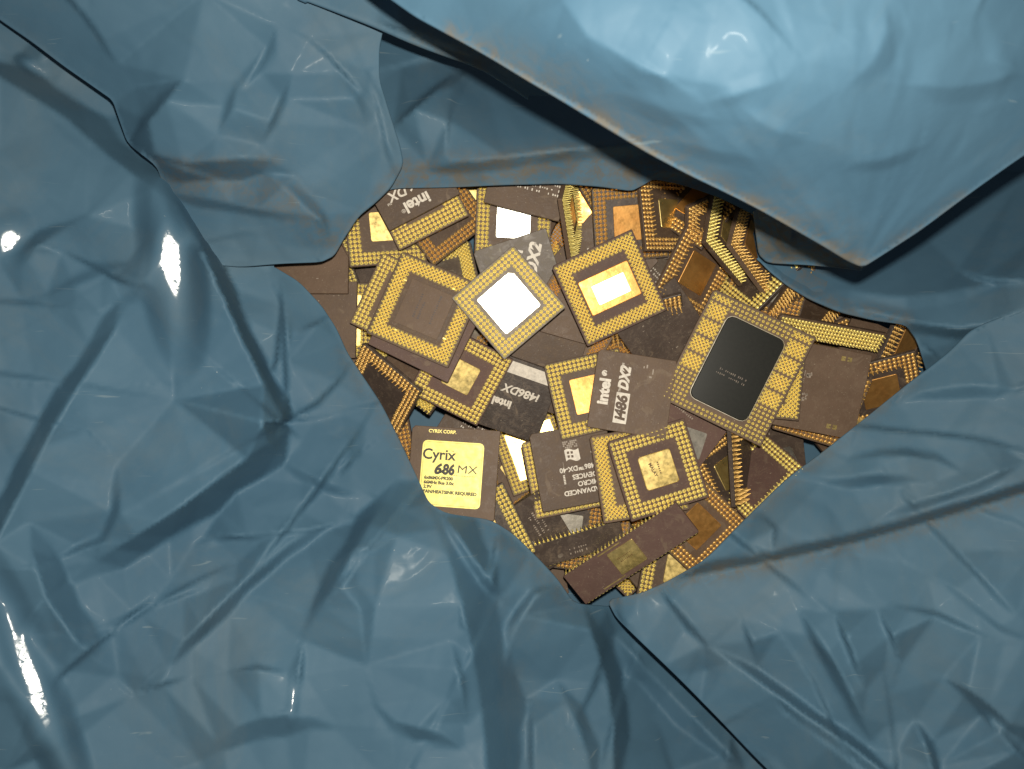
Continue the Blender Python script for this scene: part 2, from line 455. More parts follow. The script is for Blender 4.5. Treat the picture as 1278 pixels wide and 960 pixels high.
# big film on the near side: whole left and lower part of the picture
LS = [
 ([(-30, 80), (20, 108), (81, 146), (130, 191), (195, 240), (216, 258)], 12, 30, 70, 1, .1, .1),
 # (polyline, amp mm, steep width px, gentle length px, high side +1 right on screen, taper0, taper1)
 ([(178, 350), (138, 422), (92, 491), (60, 545), (24, 620), (-40, 740)], 10, 20, 70, -1, .25, 0),
 ([(214, 250), (240, 290), (262, 335), (300, 420), (335, 490), (357, 528)], 26, 16, 95, 1, .3, .02),
 ([(357, 528), (340, 548), (290, 585), (215, 640), (150, 680), (82, 718)], 26, 30, 95, 1, .02, .55),
 ([(470, 500), (440, 545), (400, 600), (345, 672), (290, 740)], 5, 7, 30, 1, .4, .4),
 ([(430, 636), (400, 655), (358, 680), (290, 740), (235, 795), (182, 845)], 9, 15, 55, 1, .3, .35),
 ([(500, 600), (470, 640), (447, 680), (410, 745), (376, 800)], 10, 18, 60, -1, .3, .35),
 ([(30, 655), (42, 700), (58, 748), (90, 795), (140, 845)], 11, 34, 60, 1, .3, .35),
 ([(245, 945), (285, 912), (312, 897), (370, 890), (420, 905)], 7, 26, 60, -1, .3, .4),
 ([(165, 866), (200, 852), (240, 845)], 4, 8, 25, -1, .4, .4),
 ([(255, 668), (300, 667), (325, 675)], 4, 8, 22, -1, .4, .4),
 ([(285, 840), (320, 836), (360, 842)], 5, 9, 22, 1, .4, .4),
 ([(378, 800), (372, 850), (362, 882)], 5, 7, 22, 1, .4, .4),
 ([(350, 380), (350, 430), (345, 470), (330, 480)], 5, 6, 22, -1, .4, .3),
 ([(350, 340), (358, 400), (360, 480), (352, 525)], 5, 7, 30, -1, .3, .2),
 ([(440, 450), (420, 475), (395, 500), (365, 520)], 5, 8, 32, 1, .4, .3),
 ([(455, 560), (430, 580), (418, 600)], 4, 7, 20, 1, .4, .4),
 ([(365, 415), (400, 405), (420, 390)], 4, 7, 20, 1, .4, .4),
 # right-hand crest of the lower film and the facets beyond it
 ([(515, 600), (535, 640), (562, 700), (582, 780), (598, 860), (606, 930), (610, 1020)], 19, 52, 170, 1, .12, 0),
 ([(552, 640), (585, 690), (620, 735), (650, 770)], 8, 12, 34, -1, .2, .4),
 ([(625, 655), (618, 700), (610, 745)], 6, 10, 24, -1, .3, .4),
 ([(700, 730), (665, 745), (640, 790), (632, 830)], 9, 14, 40, -1, .3, .4),
 ([(724, 755), (742, 800), (758, 850), (765, 900), (766, 990)], 14, 20, 60, 1, .15, 0),
 ([(690, 850), (715, 890), (735, 945), (740, 1000)], 7, 16, 34, 1, .3, 0),
 ([(560, 800), (575, 850), (580, 905)], 5, 10, 30, 1, .4, .4),
 ([(660, 870), (668, 915), (665, 980)], 7, 14, 30, -1, .3, 0),
 ([(470, 880), (500, 905), (540, 910), (580, 930)], 5, 16, 40, -1, .4, .4),
 ([(420, 700), (450, 760), (455, 830)], 4, 18, 45, 1, .4, .4),
 ([(330, 560), (400, 600), (470, 620)], 4, 12, 30, -1, .4, .4),
 ([(0, 330), (60, 300), (110, 270)], 6, 16, 40, 1, .4, .4),
 ([(60, 370), (110, 350), (160, 330)], 4, 14, 40, 1, .4, .4),
 ([(8, 755), (20, 810), (40, 870), (70, 940)], 10, 16, 22, 1, .2, .2),
 ([(150, 575), (150, 640), (120, 700)], 4, 14, 50, -1, .4, .4),
 ([(770, 790), (800, 830), (850, 880), (930, 960)], 9, 20, 40, -1, .2, .1),
]
sheet('bag_wall', 'broad folded blue wall of the bag with a bright glossy streak',
      [(342, 334), (372, 352), (400, 382), (418, 410), (432, 442), (452, 472), (474, 505), (500, 556), (522, 602), (534, 628), (556, 642),
       (612, 650), (640, 668), (672, 700), (694, 724), (716, 756), (775, 760), (900, 800), (1010, 880), (1080, 1130), (-230, 1130), (-230, -150), (120, -150), (220, 120), (330, 200), (345, 290)],
      [(342, 334, 16), (420, 412, 14), (436, 445, 14), (500, 556, 13), (534, 628, 12), (612, 650, 14), (694, 724, 15), (716, 756, 12), (790, 800, -20), (830, 850, -28), (900, 860, -24), (1010, 900, -5),
       (300, 280, 16), (230, 150, 14), (120, 140, 26), (60, 86, 36), (100, 0, 46), (0, 200, 66), (-120, 0, 90), (-120, 400, 92), (0, 400, 74), (120, 350, 60), (200, 420, 46), (250, 500, 34), (60, 560, 74), (200, 600, 40),
       (380, 560, 28), (420, 700, 38), (300, 740, 46), (200, 760, 60), (50, 760, 78), (-120, 800, 100), (0, 960, 96), (-100, 1060, 112), (250, 960, 70), (480, 850, 52), (480, 980, 62), (560, 760, 34), (640, 860, 24), (720, 960, 30), (850, 960, 14), (620, 1060, 60), (300, 1060, 84), (900, 1060, 25), (1060, 1060, 10)],
      LS, lips=list(range(0, 16)), radial=CEN, nrand=90, crumple=.8, pleats=26, seed=11, lip_r=.7, lo=-40,
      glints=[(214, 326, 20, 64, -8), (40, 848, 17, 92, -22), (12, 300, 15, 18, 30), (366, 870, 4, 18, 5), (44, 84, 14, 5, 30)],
      dust=[([(430, 440), (500, 556), (534, 628)], 12, .35), ([(600, 650), (716, 756)], 14, .3)])

# film on the right hand side
sheet('bag_wall', 'wrinkled blue wall of the bag with a dusty crease',
      [(760, 750), (800, 742), (832, 728), (882, 700), (932, 650), (985, 598), (1025, 568), (1062, 538), (1102, 506), (1140, 476), (1165, 458), (1188, 440), (1216, 412), (1280, 386), (1420, 350),
       (1420, 1080), (1085, 1080), (1010, 1006), (955, 955), (900, 898), (848, 846), (800, 800), (770, 770)],
      [(760, 750, 13), (832, 728, 12), (932, 650, 9), (1062, 538, 8), (1140, 476, 10), (1216, 412, 22), (1280, 386, 34), (1400, 360, 55),
       (1000, 640, 13), (1100, 570, 14), (1200, 500, 24), (1278, 480, 38), (1400, 520, 60), (980, 680, 22), (1150, 640, 28), (1278, 600, 48), (1400, 640, 70),
       (860, 790, 24), (900, 860, 22), (960, 950, 30), (1000, 780, 44), (1120, 760, 56), (1240, 740, 70), (1400, 800, 90), (1050, 900, 48), (1150, 900, 58), (1260, 900, 70), (1400, 1060, 95), (1100, 1060, 50)],
      [([(740, 752), (827, 726), (900, 712), (974, 699), (1067, 678), (1149, 654), (1290, 612), (1420, 580)], 9, 13, 60, 1, .08, 0),
       ([(816, 726), (846, 758), (884, 802), (880, 838)], 6, 9, 34, -1, .25, .3),
       ([(884, 808), (940, 846), (1002, 892), (1060, 930), (1130, 985)], 10, 12, 55, 1, .2, .1),
       ([(1000, 760), (1025, 800), (1051, 842), (1070, 880), (1090, 925)], 8, 14, 26, -1, .3, .35),
       ([(1043, 762), (1062, 805), (1082, 860)], 7, 10, 22, -1, .35, .35),
       ([(1095, 760), (1114, 790), (1124, 830)], 6, 9, 22, -1, .35, .4),
       ([(926, 770), (940, 800), (948, 830)], 5, 9, 20, -1, .35, .4),
       ([(1180, 842), (1225, 870), (1285, 925)], 8, 18, 40, -1, .3, .1),
       ([(1140, 900), (1160, 940), (1170, 990)], 8, 14, 30, 1, .3, 0),
       ([(1230, 890), (1260, 930), (1290, 960)], 6, 10, 30, 1, .3, .2),
       ([(1060, 575), (1110, 568), (1160, 572), (1200, 590)], 6, 12, 34, 1, .4, .4),
       ([(990, 592), (1060, 596), (1110, 590), (1170, 600)], 5, 14, 30, -1, .3, .4),
       ([(1120, 500), (1160, 486), (1220, 480), (1278, 486)], 4, 14, 40, -1, .3, .3),
       ([(945, 640), (965, 660), (962, 690)], 5, 9, 22, 1, .3, .3),
       ([(1085, 650), (1130, 630), (1200, 610), (1278, 575)], 5, 12, 34, -1, .4, .2),
       ([(1030, 700), (1048, 680), (1052, 690)], 3, 6, 14, -1, .4, .4),
       ([(760, 752), (790, 790), (850, 850), (960, 958), (1080, 1075)], 6, 6, 40, -1, .1, 0)],
      lips=list(range(0, 15)) + list(range(16, 23)), radial=CEN, nrand=60, crumple=.8, pleats=16, seed=23, lip_r=.8,
      dust=[([(740, 752), (827, 726), (974, 699)], 13, .75), ([(974, 699), (1067, 678), (1149, 654), (1290, 612)], 14, .6), ([(932, 650), (1062, 538), (1140, 476)], 10, .4)])

# dark pocket and far side on the right, below the overhanging flap
sheet('bag_fold', 'shaded blue fold under the pale overhanging flap',
      [(946, 322), (962, 338), (985, 356), (1012, 372), (1050, 388), (1092, 398), (1132, 404), (1146, 424), (1160, 470), (1230, 480), (1420, 440), (1420, 120), (1000, 180), (930, 240)],
      [(946, 322, 10), (1012, 372, 10), (1092, 398, 9), (1146, 424, 4), (1160, 470, -12), (1230, 470, -4), (1400, 430, 34), (1215, 412, 12), (1278, 385, 24), (1030, 340, 2), (1120, 345, -8), (1200, 330, -10), (1278, 300, -6), (1400, 280, 10), (1000, 220, -40), (1150, 220, -50), (1400, 140, -30)],
      [([(1060, 380), (1120, 398), (1180, 408), (1215, 411), (1290, 384), (1400, 350)], 8, 14, 50, -1, .2, 0),
       ([(1196, 335), (1230, 348), (1290, 352)], 5, 7, 26, -1, .3, 0),
       ([(1060, 362), (1120, 372), (1180, 366), (1240, 352)], 5, 16, 30, -1, .35, .35),
       ([(1140, 424), (1160, 440), (1184, 458)], 5, 8, 20, 1, .2, .2)],
      lips=list(range(0, 8)), radial=CEN, nrand=20, crumple=.7, seed=31, lip_r=.8,
      dust=[([(985, 356), (1050, 384), (1132, 400)], 12, .55), ([(990, 340), (1040, 336), (1080, 336)], 8, .3)])

# far wall above the heap
sheet('bag_wall', 'shaded blue wall of the bag standing behind the heap with a dusty hem',
      [(455, 262), (470, 244), (490, 234), (560, 233), (630, 229), (700, 227), (750, 231), (788, 237), (802, 230), (816, 222), (850, 229), (900, 246), (960, 276), (1040, 300), (1040, -130), (380, -130), (420, 150)],
      [(455, 262, 16), (560, 233, 14), (700, 227, 13), (788, 237, 13), (850, 229, 12), (960, 276, 8), (500, 195, 24), (600, 192, 24), (700, 184, 24), (850, 188, 22), (520, 110, 12), (620, 100, -6), (720, 110, -8), (900, 120, -6), (450, 0, -10), (560, -20, -40), (800, -40, -45), (1040, 0, -30), (1040, 280, 12)],
      [([(574, 90), (552, 108), (525, 128), (492, 162)], 10, 8, 40, -1, .2, .2),
       ([(562, 110), (558, 150), (556, 192)], 4, 7, 30, 1, .35, .3),
       ([(500, 208), (600, 200), (680, 190), (760, 182), (860, 176)], 6, 14, 60, -1, .2, .2),
       ([(790, 237), (815, 215), (900, 215)], 4, 9, 30, -1, .2, .3),
       ([(600, 75), (590, 60), (540, 66), (500, 80)], 5, 12, 30, 1, .3, .3)],
      lips=list(range(0, 13)), radial=CEN, nrand=22, crumple=.6, seed=41, lip_r=.7,
      dust=[([(480, 222), (560, 216), (700, 208), (800, 214), (870, 226)], 22, 1.0), ([(590, 200), (700, 186), (860, 178)], 7, .6)])

# turned-over flap on the left
sheet('bag_flap', 'blue flap folded over beside the heap with a smooth drooping hem',
      [(-230, -180), (-230, -140), (-40, -8), (0, 22), (40, 50), (81, 82), (118, 108), (141, 124), (150, 150), (160, 178), (196, 205), (206, 232), (224, 262), (242, 296), (260, 328), (300, 332), (350, 328), (400, 326), (416, 318), (428, 296),
       (446, 268), (468, 250), (486, 232), (501, 204), (497, 182), (484, 140), (472, 100), (472, 60), (478, 30), (470, -180)],
      [(-120, -70, 105), (0, 22, 82), (81, 82, 70), (141, 124, 60), (165, 180, 44), (210, 240, 36), (260, 328, 32), (350, 328, 30), (416, 318, 28), (446, 268, 32), (501, 204, 38), (484, 140, 50), (474, 60, 62), (470, -60, 78),
       (100, 0, 92), (250, 0, 90), (200, 90, 76), (300, 90, 72), (400, 80, 66), (250, 160, 62), (400, 180, 56), (300, 230, 44), (360, 280, 42), (430, 230, 46)],
      [([(232, 100), (212, 122), (190, 146), (164, 182)], 9, 16, 45, -1, .3, .1),
       ([(158, 184), (190, 192), (224, 203), (280, 199), (330, 196), (372, 214)], 11, 24, 60, -1, .1, .35),
       ([(362, 92), (345, 132), (324, 180)], 5, 12, 45, 1, .35, .35),
       ([(300, 100), (290, 140), (275, 170)], 4, 14, 40, -1, .4, .4),
       ([(420, 90), (440, 120), (455, 160)], 4, 16, 40, 1, .4, .4),
       ([(330, 215), (360, 240), (400, 275), (410, 300)], 5, 14, 30, 1, .3, .3),
       ([(190, 235), (260, 248), (330, 262), (390, 270)], 5, 12, 36, -1, .3, .4),
       ([(340, 30), (330, 70), (300, 110)], 4, 16, 60, 1, .4, .4)],
      lips=list(range(1, 29)), radial=(560, 330), nrand=36, crumple=.6, fac=.8, pleats=7, seed=53, lip_r=.8,
      dust=[([(210, 225), (290, 228), (360, 250), (420, 300)], 24, .6), ([(180, 205), (300, 205), (340, 200)], 10, .5), ([(430, 290), (465, 248), (495, 212)], 7, .5)])

# narrow under-layer between the two flaps at the top
sheet('bag_fold', 'narrow strip of blue film between the two overlapping flaps',
      [(372, -6), (420, 12), (470, 30), (520, 50), (600, 78), (660, 120), (760, 120), (760, -80), (300, -80), (330, -30)],
      [(372, -6, 88), (470, 30, 82), (520, 50, 78), (600, 78, 66), (700, 110, 50), (740, 0, 80), (560, 0, 92), (400, -70, 100), (700, -70, 95)],
      [([(470, 24), (520, 38), (590, 70)], 4, 10, 30, -1, .3, .3)], lips=[0, 1, 2, 3, 4], nrand=6, crumple=.6, seed=61, lip_r=1.6, radial=CEN,
      dust=[([(520, 50), (600, 78)], 14, .5)])

# pale flap hanging closest above the heap
sheet('bag_flap', 'pale blue glossy flap overhanging the heap with a dusty lower edge',
      [(455, -30), (490, -4), (520, 18), (566, 44), (612, 70), (656, 96), (706, 124), (760, 156), (812, 188), (862, 216), (910, 240), (946, 258), (990, 282), (1030, 304), (1060, 322), (1078, 330), (1100, 316), (1150, 284), (1210, 240), (1280, 190), (1420, 100),
       (1480, -180), (455, -180)],
      [(455, -30, 176), (520, 18, 178), (612, 70, 184), (706, 124, 188), (812, 188, 184), (910, 240, 176), (990, 282, 166), (1078, 330, 148), (1150, 284, 160), (1280, 190, 176), (1400, 110, 182),
       (620, 0, 200), (700, 60, 210), (820, 40, 224), (900, 100, 220), (820, 130, 206), (1000, 40, 226), (960, 200, 196), (1050, 150, 208), (1050, 250, 176), (1180, 60, 214), (1200, 160, 192), (1278, 40, 206), (1400, -40, 196), (900, -80, 222), (600, -80, 196)],
      [([(880, 130), (940, 112), (985, 98)], 4, 18, 40, 1, .4, .4),
       ([(770, 60), (800, 90), (870, 102)], 5, 24, 50, -1, .4, .4),
       ([(1100, 0), (1108, 40), (1090, 80), (1050, 110)], 5, 20, 50, 1, .3, .4),
       ([(1130, 100), (1180, 110), (1230, 104), (1278, 90)], 5, 22, 40, -1, .3, .2),
       ([(1225, 70), (1260, 82), (1300, 104)], 4, 14, 30, -1, .3, .2),
       ([(1040, 205), (1100, 200), (1160, 178)], 4, 14, 36, -1, .4, .4),
       ([(920, 132), (960, 160), (1010, 175)], 4, 16, 40, 1, .4, .4),
       ([(820, 170), (900, 190), (960, 200)], 4, 16, 40, -1, .4, .4),
       ([(760, 110), (840, 140), (900, 150)], 4, 20, 50, -1, .4, .4),
       ([(1066, 322), (1030, 280), (1000, 240)], 4, 20, 50, 1, .2, .4)],
      lips=list(range(0, 20)), radial=(1070, 340), nrand=40, crumple=.5, fac=.42, gain=.5, cell=100, soft=.5, pleats=12, seed=71, lip_r=.8, tuck=20,
      dust=[([(566, 44), (706, 124), (862, 216), (946, 258), (1078, 330)], 15, .9), ([(620, 60), (700, 90), (760, 140), (860, 190)], 22, .3), ([(1078, 330), (1200, 246)], 9, .4), ([(980, 240), (1060, 300)], 26, .22)])

# the turned-under tongue that closes the gap below the flap's tip
sheet('bag_fold', 'grubby grey brown tongue of film turned under the flap tip',
      [(936, 250), (944, 262), (947, 290), (950, 316), (960, 326), (1010, 329), (1050, 333), (1076, 336), (1120, 300), (1040, 250), (960, 230)],
      [(936, 250, 52), (947, 290, 40), (950, 316, 30), (1010, 329, 34), (1076, 336, 48), (1120, 300, 66), (1020, 280, 64), (960, 235, 66)],
      [([(960, 300), (1000, 312), (1040, 322)], 3, 8, 20, -1, .3, .3), ([(985, 270), (990, 300), (975, 320)], 3, 6, 16, 1, .3, .3)],
      lips=[1, 2, 3, 4, 5, 6], nrand=8, crumple=.5, seed=83, step=4, lip_r=1.0, radial=CEN,
      dust=[([(945, 262), (980, 300), (1040, 320)], 70, .95)])

# ------------------------------------------------------------------ processor chips
def mesh_from(bm, name, smooth=False):
    me = bpy.data.meshes.new(name); bm.to_mesh(me); bm.free()
    if smooth: me.polygons.foreach_set('use_smooth', [True] * len(me.polygons))
    return me

def rbox(w, h, z0, z1, rad=.0006, bev=.00025, cham=0):
    """slab with rounded plan corners (or one chamfered corner) and small edge bevels"""
    bm = bmesh.new(); pts = []
    for cx, cy, a0 in ((1, 1, 0), (-1, 1, 90), (-1, -1, 180), (1, -1, 270)):
        x, y = cx * (w / 2 - rad), cy * (h / 2 - rad)
        if cham and (cx, cy) == (-1, 1):
            pts += [(-w / 2 + cham, h / 2), (-w / 2, h / 2 - cham)]; continue
        for a in (0, 30, 60, 90):
            t = math.radians(a0 + a); pts.append((x + rad * math.cos(t), y + rad * math.sin(t)))
    rings = []
    for ins, z in ((bev, z0), (0, z0 + bev), (0, z1 - bev), (bev, z1)):
        f = (1 - 2 * ins / w, 1 - 2 * ins / h)
        rings.append([bm.verts.new((x * f[0], y * f[1], z)) for x, y in pts])
    n = len(pts)
    for a, b in zip(rings, rings[1:]):
        for i in range(n): bm.faces.new((a[i], a[(i + 1) % n], b[(i + 1) % n], b[i]))
    bm.faces.new(rings[-1]); bm.faces.new(rings[0][::-1])
    return bm

def pins_mesh(spots, z0, up, r=.00036, pad=.00092, h=.0030, seg=8):
    """brazed pins: a pad, a fillet, a shank and a domed tip for each spot"""
    prof = [(pad, 0), (pad * .96, .00018), (pad * .62, .00036), (r * 1.05, .00062), (r, h - .0002), (r * .6, h)]
    s = 1 if up else -1
    base = [[(math.cos(math.tau * k / seg) * rr, math.sin(math.tau * k / seg) * rr, z0 + s * zz) for k in range(seg)] for rr, zz in prof]
    V = []; F = []
    for x, y in spots:
        o = len(V); lx, ly = random.gauss(0, .05), random.gauss(0, .05)
        for (rr, zz), ring in zip(prof, base):
            V += [(x + a + lx * zz, y + b + ly * zz, c) for a, b, c in ring]
        for q in range(len(prof) - 1):
            for k in range(seg):
                f = [o + q * seg + k, o + q * seg + (k + 1) % seg, o + (q + 1) * seg + (k + 1) % seg, o + (q + 1) * seg + k]
                F.append(f if up else f[::-1])
        f = [o + (len(prof) - 1) * seg + k for k in range(seg)]; F.append(f if up else f[::-1])
    me = bpy.data.meshes.new('pin_grid'); me.from_pydata(V, [], F)
    me.polygons.foreach_set('use_smooth', [True] * len(me.polygons))
    return me

def grid_spots(n, pitch, rows):
    c = (n - 1) / 2; out = []
    for i in range(n):
        for j in range(n):
            if min(i, j, n - 1 - i, n - 1 - j) < rows: out.append(((i - c) * pitch, (j - c) * pitch))
    return out
def stag_spots(n, p, rows):
    c = (n - 1) / 2
    return [((i - c) * p, (j - c) * p) for i in range(n) for j in range(n) if (i + j) % 2 == 0 and min(i, j, n - 1 - i, n - 1 - j) < rows]
def ppro_spots():
    out = set()
    for j in range(26):
        for i in range(24):
            x, y = (i - 11.5) * 2.54, (j - 12.5) * 2.54
            if abs(x) < 18.6 and -27.5 < y < 26: continue
            out.add((round(x, 2), round(y, 2)))
            if y > -14 and (abs(x) > 18.6 or y > 26) and i < 23 and j < 25 and not (abs(x + 1.27) < 19) and j % 4 != 3:
                out.add((round(x + 1.27, 2), round(y + 1.27, 2)))
    return [(a * 1e-3, b * 1e-3) for a, b in sorted(out)]

T = .0026; PH = .0030
SIZE = {'P44': (.0444, .0444), 'P44b': (.0444, .0444), 'P46': (.0462, .0462), 'P49': (.0495, .0495), 'PPRO': (.0625, .0676), 'STRIP': (.068, .0125), 'DIP64': (.078, .0215), 'DIP40': (.052, .0145)}
SPOTS = {'P44': grid_spots(17, 2.54e-3, 3), 'P44b': grid_spots(17, 2.54e-3, 4), 'P46': grid_spots(17, 2.6e-3, 3), 'P49': stag_spots(37, 1.27e-3, 6), 'PPRO': ppro_spots(), 'STRIP': [((i - 15.5) * 2.05e-3, (j - 2) * 2.2e-3) for i in range(32) for j in range(5)]}
CACHE = {}
def cached(key, fn):
    if key not in CACHE: CACHE[key] = fn()
    return CACHE[key]

def mcopy(me, m):
    """same shape, other material: shared per (mesh, material)"""
    def f():
        c = me.copy(); c.materials.clear(); c.materials.append(M[m]); return c
    return cached((me.name, m), f)

def text(parent, s, size, x, y, z, ang=0, m='white', shear=0, bold=0, align='CENTER', sx=1.0, name='lettering'):
    c = bpy.data.curves.new('t', 'FONT'); c.body = s; c.size = size; c.shear = shear; c.offset = bold
    c.align_x = align; c.align_y = 'CENTER'; c.extrude = .00003; c.resolution_u = 3
    o = bpy.data.objects.new('t', c)
    me = bpy.data.meshes.new_from_object(o); bpy.data.objects.remove(o); bpy.data.curves.remove(c)
    me.transform(Matrix.Translation((x, y, z)) @ Matrix.Rotation(math.radians(ang), 4, 'Z') @ Matrix.Diagonal((sx, 1, 1, 1)))
    me.name = name
    return link(name, me, parent, m) if m else link(name, me, parent)

def plate(parent, name, w, h, x, y, z0, z1, ang=0, m='gold', rad=.0004, bev=.00015, cham=0):
    bm = rbox(w, h, z0, z1, rad, min(bev, (z1 - z0) * .45), cham)
    bmesh.ops.transform(bm, matrix=Matrix.Translation((x, y, 0)) @ Matrix.Rotation(math.radians(ang), 4, 'Z'), verts=bm.verts)
    return link(name, mesh_from(bm, name), parent, m)

def bars(parent, rects, z, m='dimprint', name='lettering', kind='stuff'):
    """rows of tiny print too small to read, as thin ink marks"""
    bm = bmesh.new()
    for x, y, w, h in rects:
        vs = [bm.verts.new((x + a * w / 2, y + b * h / 2, z)) for a, b in ((-1, -1), (1, -1), (1, 1), (-1, 1))]
        bm.faces.new(vs)
    o = link(name, mesh_from(bm, name), parent, m)
    if len(rects) > 1: o['kind'] = kind
    return o

def tiny_rows(x0, y0, rows, n, ch=.0011, lead=.0019, fill=.82):
    out = []
    for r_ in range(rows):
        for k in range(n):
            if random.random() < fill:
                hh = ch * random.uniform(.35, 1)
                out.append((x0 + k * ch * .85, y0 - r_ * lead + random.uniform(-.2, .2) * (ch - hh), ch * random.uniform(.25, .55), hh))
    return out

LIDS = {
 'gold': lambda p, z: plate(p, 'lid', .0170, .0170, 0, 0, z, z + .0006, 0, 'gold', .0012),
 'goldbig': lambda p, z: plate(p, 'lid', .0300, .0300, 0, 0, z, z + .0006, 0, 'gold', .0008),
 'copper': lambda p, z: plate(p, 'lid', .0205, .0205, 0, 0, z, z + .0006, 0, 'copper', .0008),
 'silver': lambda p, z: plate(p, 'lid', .0250, .0250, 0, 0, z, z + .0007, 0, 'silver', .0010, .0002, .0022),
 'silverS': lambda p, z: plate(p, 'lid', .0200, .0200, 0, 0, z, z + .0007, 0, 'silver', .0010, .0002),
 'steel': lambda p, z: plate(p, 'lid', .0215, .0215, 0, 0, z, z + .0007, 0, 'steel', .0010, .0002),
}
def lid_gold_mark(p, z):
    l = plate(p, 'lid', .0192, .0192, 0, 0, z, z + .0007, 0, 'gold', .0016, .0003)
    text(l, 'MALAY', .0026, -.003, .0008, z + .00074, -78, 'lidink', 0, .0001)
    bars(l, [(.0006, .004 - .0012 * k, .0008, .0007) for k in range(6)], z + .00074, 'lidink')
def lid_stepped(p, z):
    a = plate(p, 'lid', .0305, .0208, 0, 0, z, z + .0009, 0, 'copper', .0008, .0005)
    plate(a, 'lid_window', .0196, .0115, .0006, -.0006, z + .0009, z + .0013, 0, 'silver', .0005, .0001)
def lid_dark(p, z):
    a = plate(p, 'lid', .0300, .0300, 0, 0, z, z + .0005, 0, 'brown', .0005, .0001)
    b_ = plate(a, 'lid', .0258, .0258, 0, 0, z + .0005, z + .0009, 0, 'brown', .0003, .0001)
    bars(a, [(x, y, h_, w_) for x0, n in ((-.0042, 11), (-.0016, 8), (.0058, 13)) for (y, x, w_, h_) in ((-.006 + .0013 * k, x0 + random.uniform(-.0002, .0002), random.uniform(.0005, .001), random.uniform(.0007, .0014)) for k in range(n))], z + .00093, 'etch')
    for x, y in ((-.0166, .0105), (.0166, -.0105), (.0100, .0166), (-.0100, -.0166)):
        plate(a, 'contact_pad', .0022, .0008, x, y, z, z + .0002, 0, 'gold', .0001, .00005)
def lid_black(p, z):
    plate(p, 'lid_rim', .0362, .0515, 0, -.0006, z, z + .0005, 0, 'steel', .0046, .0002)
    a = plate(p, 'lid', .0352, .0505, 0, -.0006, z, z + .0014, 0, 'black', .0042, .0004)
    bars(a, tiny_rows(-.0095, -.0045, 2, 16, .0013, .0026), z + .00143, 'grey')
LIDS.update({'mark': lid_gold_mark, 'stepped': lid_stepped, 'dark': lid_dark, 'black': lid_black, None: lambda p, z: None})

# heap height field, so that each chip lies on those below it
GN = 520; GX0 = -.26; GS = .001
BASE = np.full((GN, GN), -.040)
gy, gx = np.mgrid[0:GN, 0:GN]; gx = GX0 + (gx + .5) * GS; gy = GX0 + (gy + .5) * GS
u, v = P(742, 480, 0)[:2]
BASE += .030 * np.clip((((gx - u) / .17) ** 2 + ((gy - v) / .13) ** 2), 0, 1.2)
hm = BASE.copy(); QUEUE = []; LEAN = .09

def frame(ang, tx, ty):
    """axes of a chip: screen-clockwise angle of its x axis, face normal leaning tx right, ty up (degrees)"""
    n = Vector((math.tan(math.radians(tx)), math.tan(math.radians(ty)), 1)).normalized()
    a = math.radians(-ang); x = Vector((math.cos(a), math.sin(a), 0)); x = (x - n * x.dot(n)).normalized()
    y = n.cross(x); return x, y, n

def place(root, px, py, ang, tilt, w, h, up, z=None, pct=96, dz=0, lock=False):
    """lay a chip on the heap: search the lean at which its middle comes to rest lowest, near the lean the photo shows"""
    lo = 0 if up else -PH * .6
    hi = T + (PH * .7 if up else 0)
    c = Vector(P(px, py, 0))
    win = (np.abs(gx - c.x) < .05) & (np.abs(gy - c.y) < .05)
    X = gx[win] - c.x; Y = gy[win] - c.y; G = hm[win]
    def foot(x, y, n):
        Z = -(n.x * X + n.y * Y) / n.z
        lx = X * x.x + Y * x.y + Z * x.z; ly = X * y.x + Y * y.y + Z * y.z
        return Z, (np.abs(lx) < w / 2) & (np.abs(ly) < h / 2)
    steep = max(abs(tilt[0]), abs(tilt[1])) > 21
    best = None
    span = (0,) if steep or lock else (-14, -10, -7, -4, -2, 0, 2, 4, 7, 10, 14)
    for dx in span:
        for dy in span:
            fx = frame(ang, tilt[0] + dx, tilt[1] + dy)
            Z, f = foot(*fx)
            zc = float(np.percentile(G[f] - Z[f] - lo, 76 if steep else pct))
            cost = zc + LEAN * (math.radians(dx) ** 2 + math.radians(dy) ** 2)
            if best is None or cost < best[0]: best = (cost, zc, fx, Z, f)
    _, zz, (x, y, n), Z, f = best
    zz += dz / 1000
    if z is None: G = G.copy(); G[f] = np.maximum(G[f], zz + Z[f] + hi); hm[win] = G
    QUEUE.append((root, px, py, zz, x, y, n, z))

chips = []
def chip(kind, face, px, py, ang, tilt=(0, 0), label='', lid='gold', body='brown', pin='pin', z=None, deco=None, group=None, dz=0, pct=96, scale=1.0, cat='processor', name='processor_chip', lock=False):
    w, h = SIZE[kind]
    root = bpy.data.objects.new(name, None); COL.objects.link(root)
    root.empty_display_size = .01
    root['label'] = label; root['category'] = cat
    if group: root['group'] = group
    up = face == 'pins'
    me = cached(('body', kind), lambda: mesh_from(rbox(w, h, 0, T, .0007, .00028, .0016), 'ceramic_body'))
    b = link('ceramic_body', mcopy(me, body), root)
    if kind in SPOTS:
        pm = cached(('pins', kind, up), lambda: pins_mesh(SPOTS[kind], T if up else 0, up, pad=.00088 if kind in ('P49', 'PPRO', 'STRIP') else .00116))
        p = link('pin_grid', mcopy(pm, pin), root); p['kind'] = 'stuff'
    if up:
        LIDS[lid](root, T)
    elif deco: deco(root, T + .00004)
    place(root, px, py, ang, tilt, w, h, up, z, pct, dz, lock)
    chips.append(root)
    return root

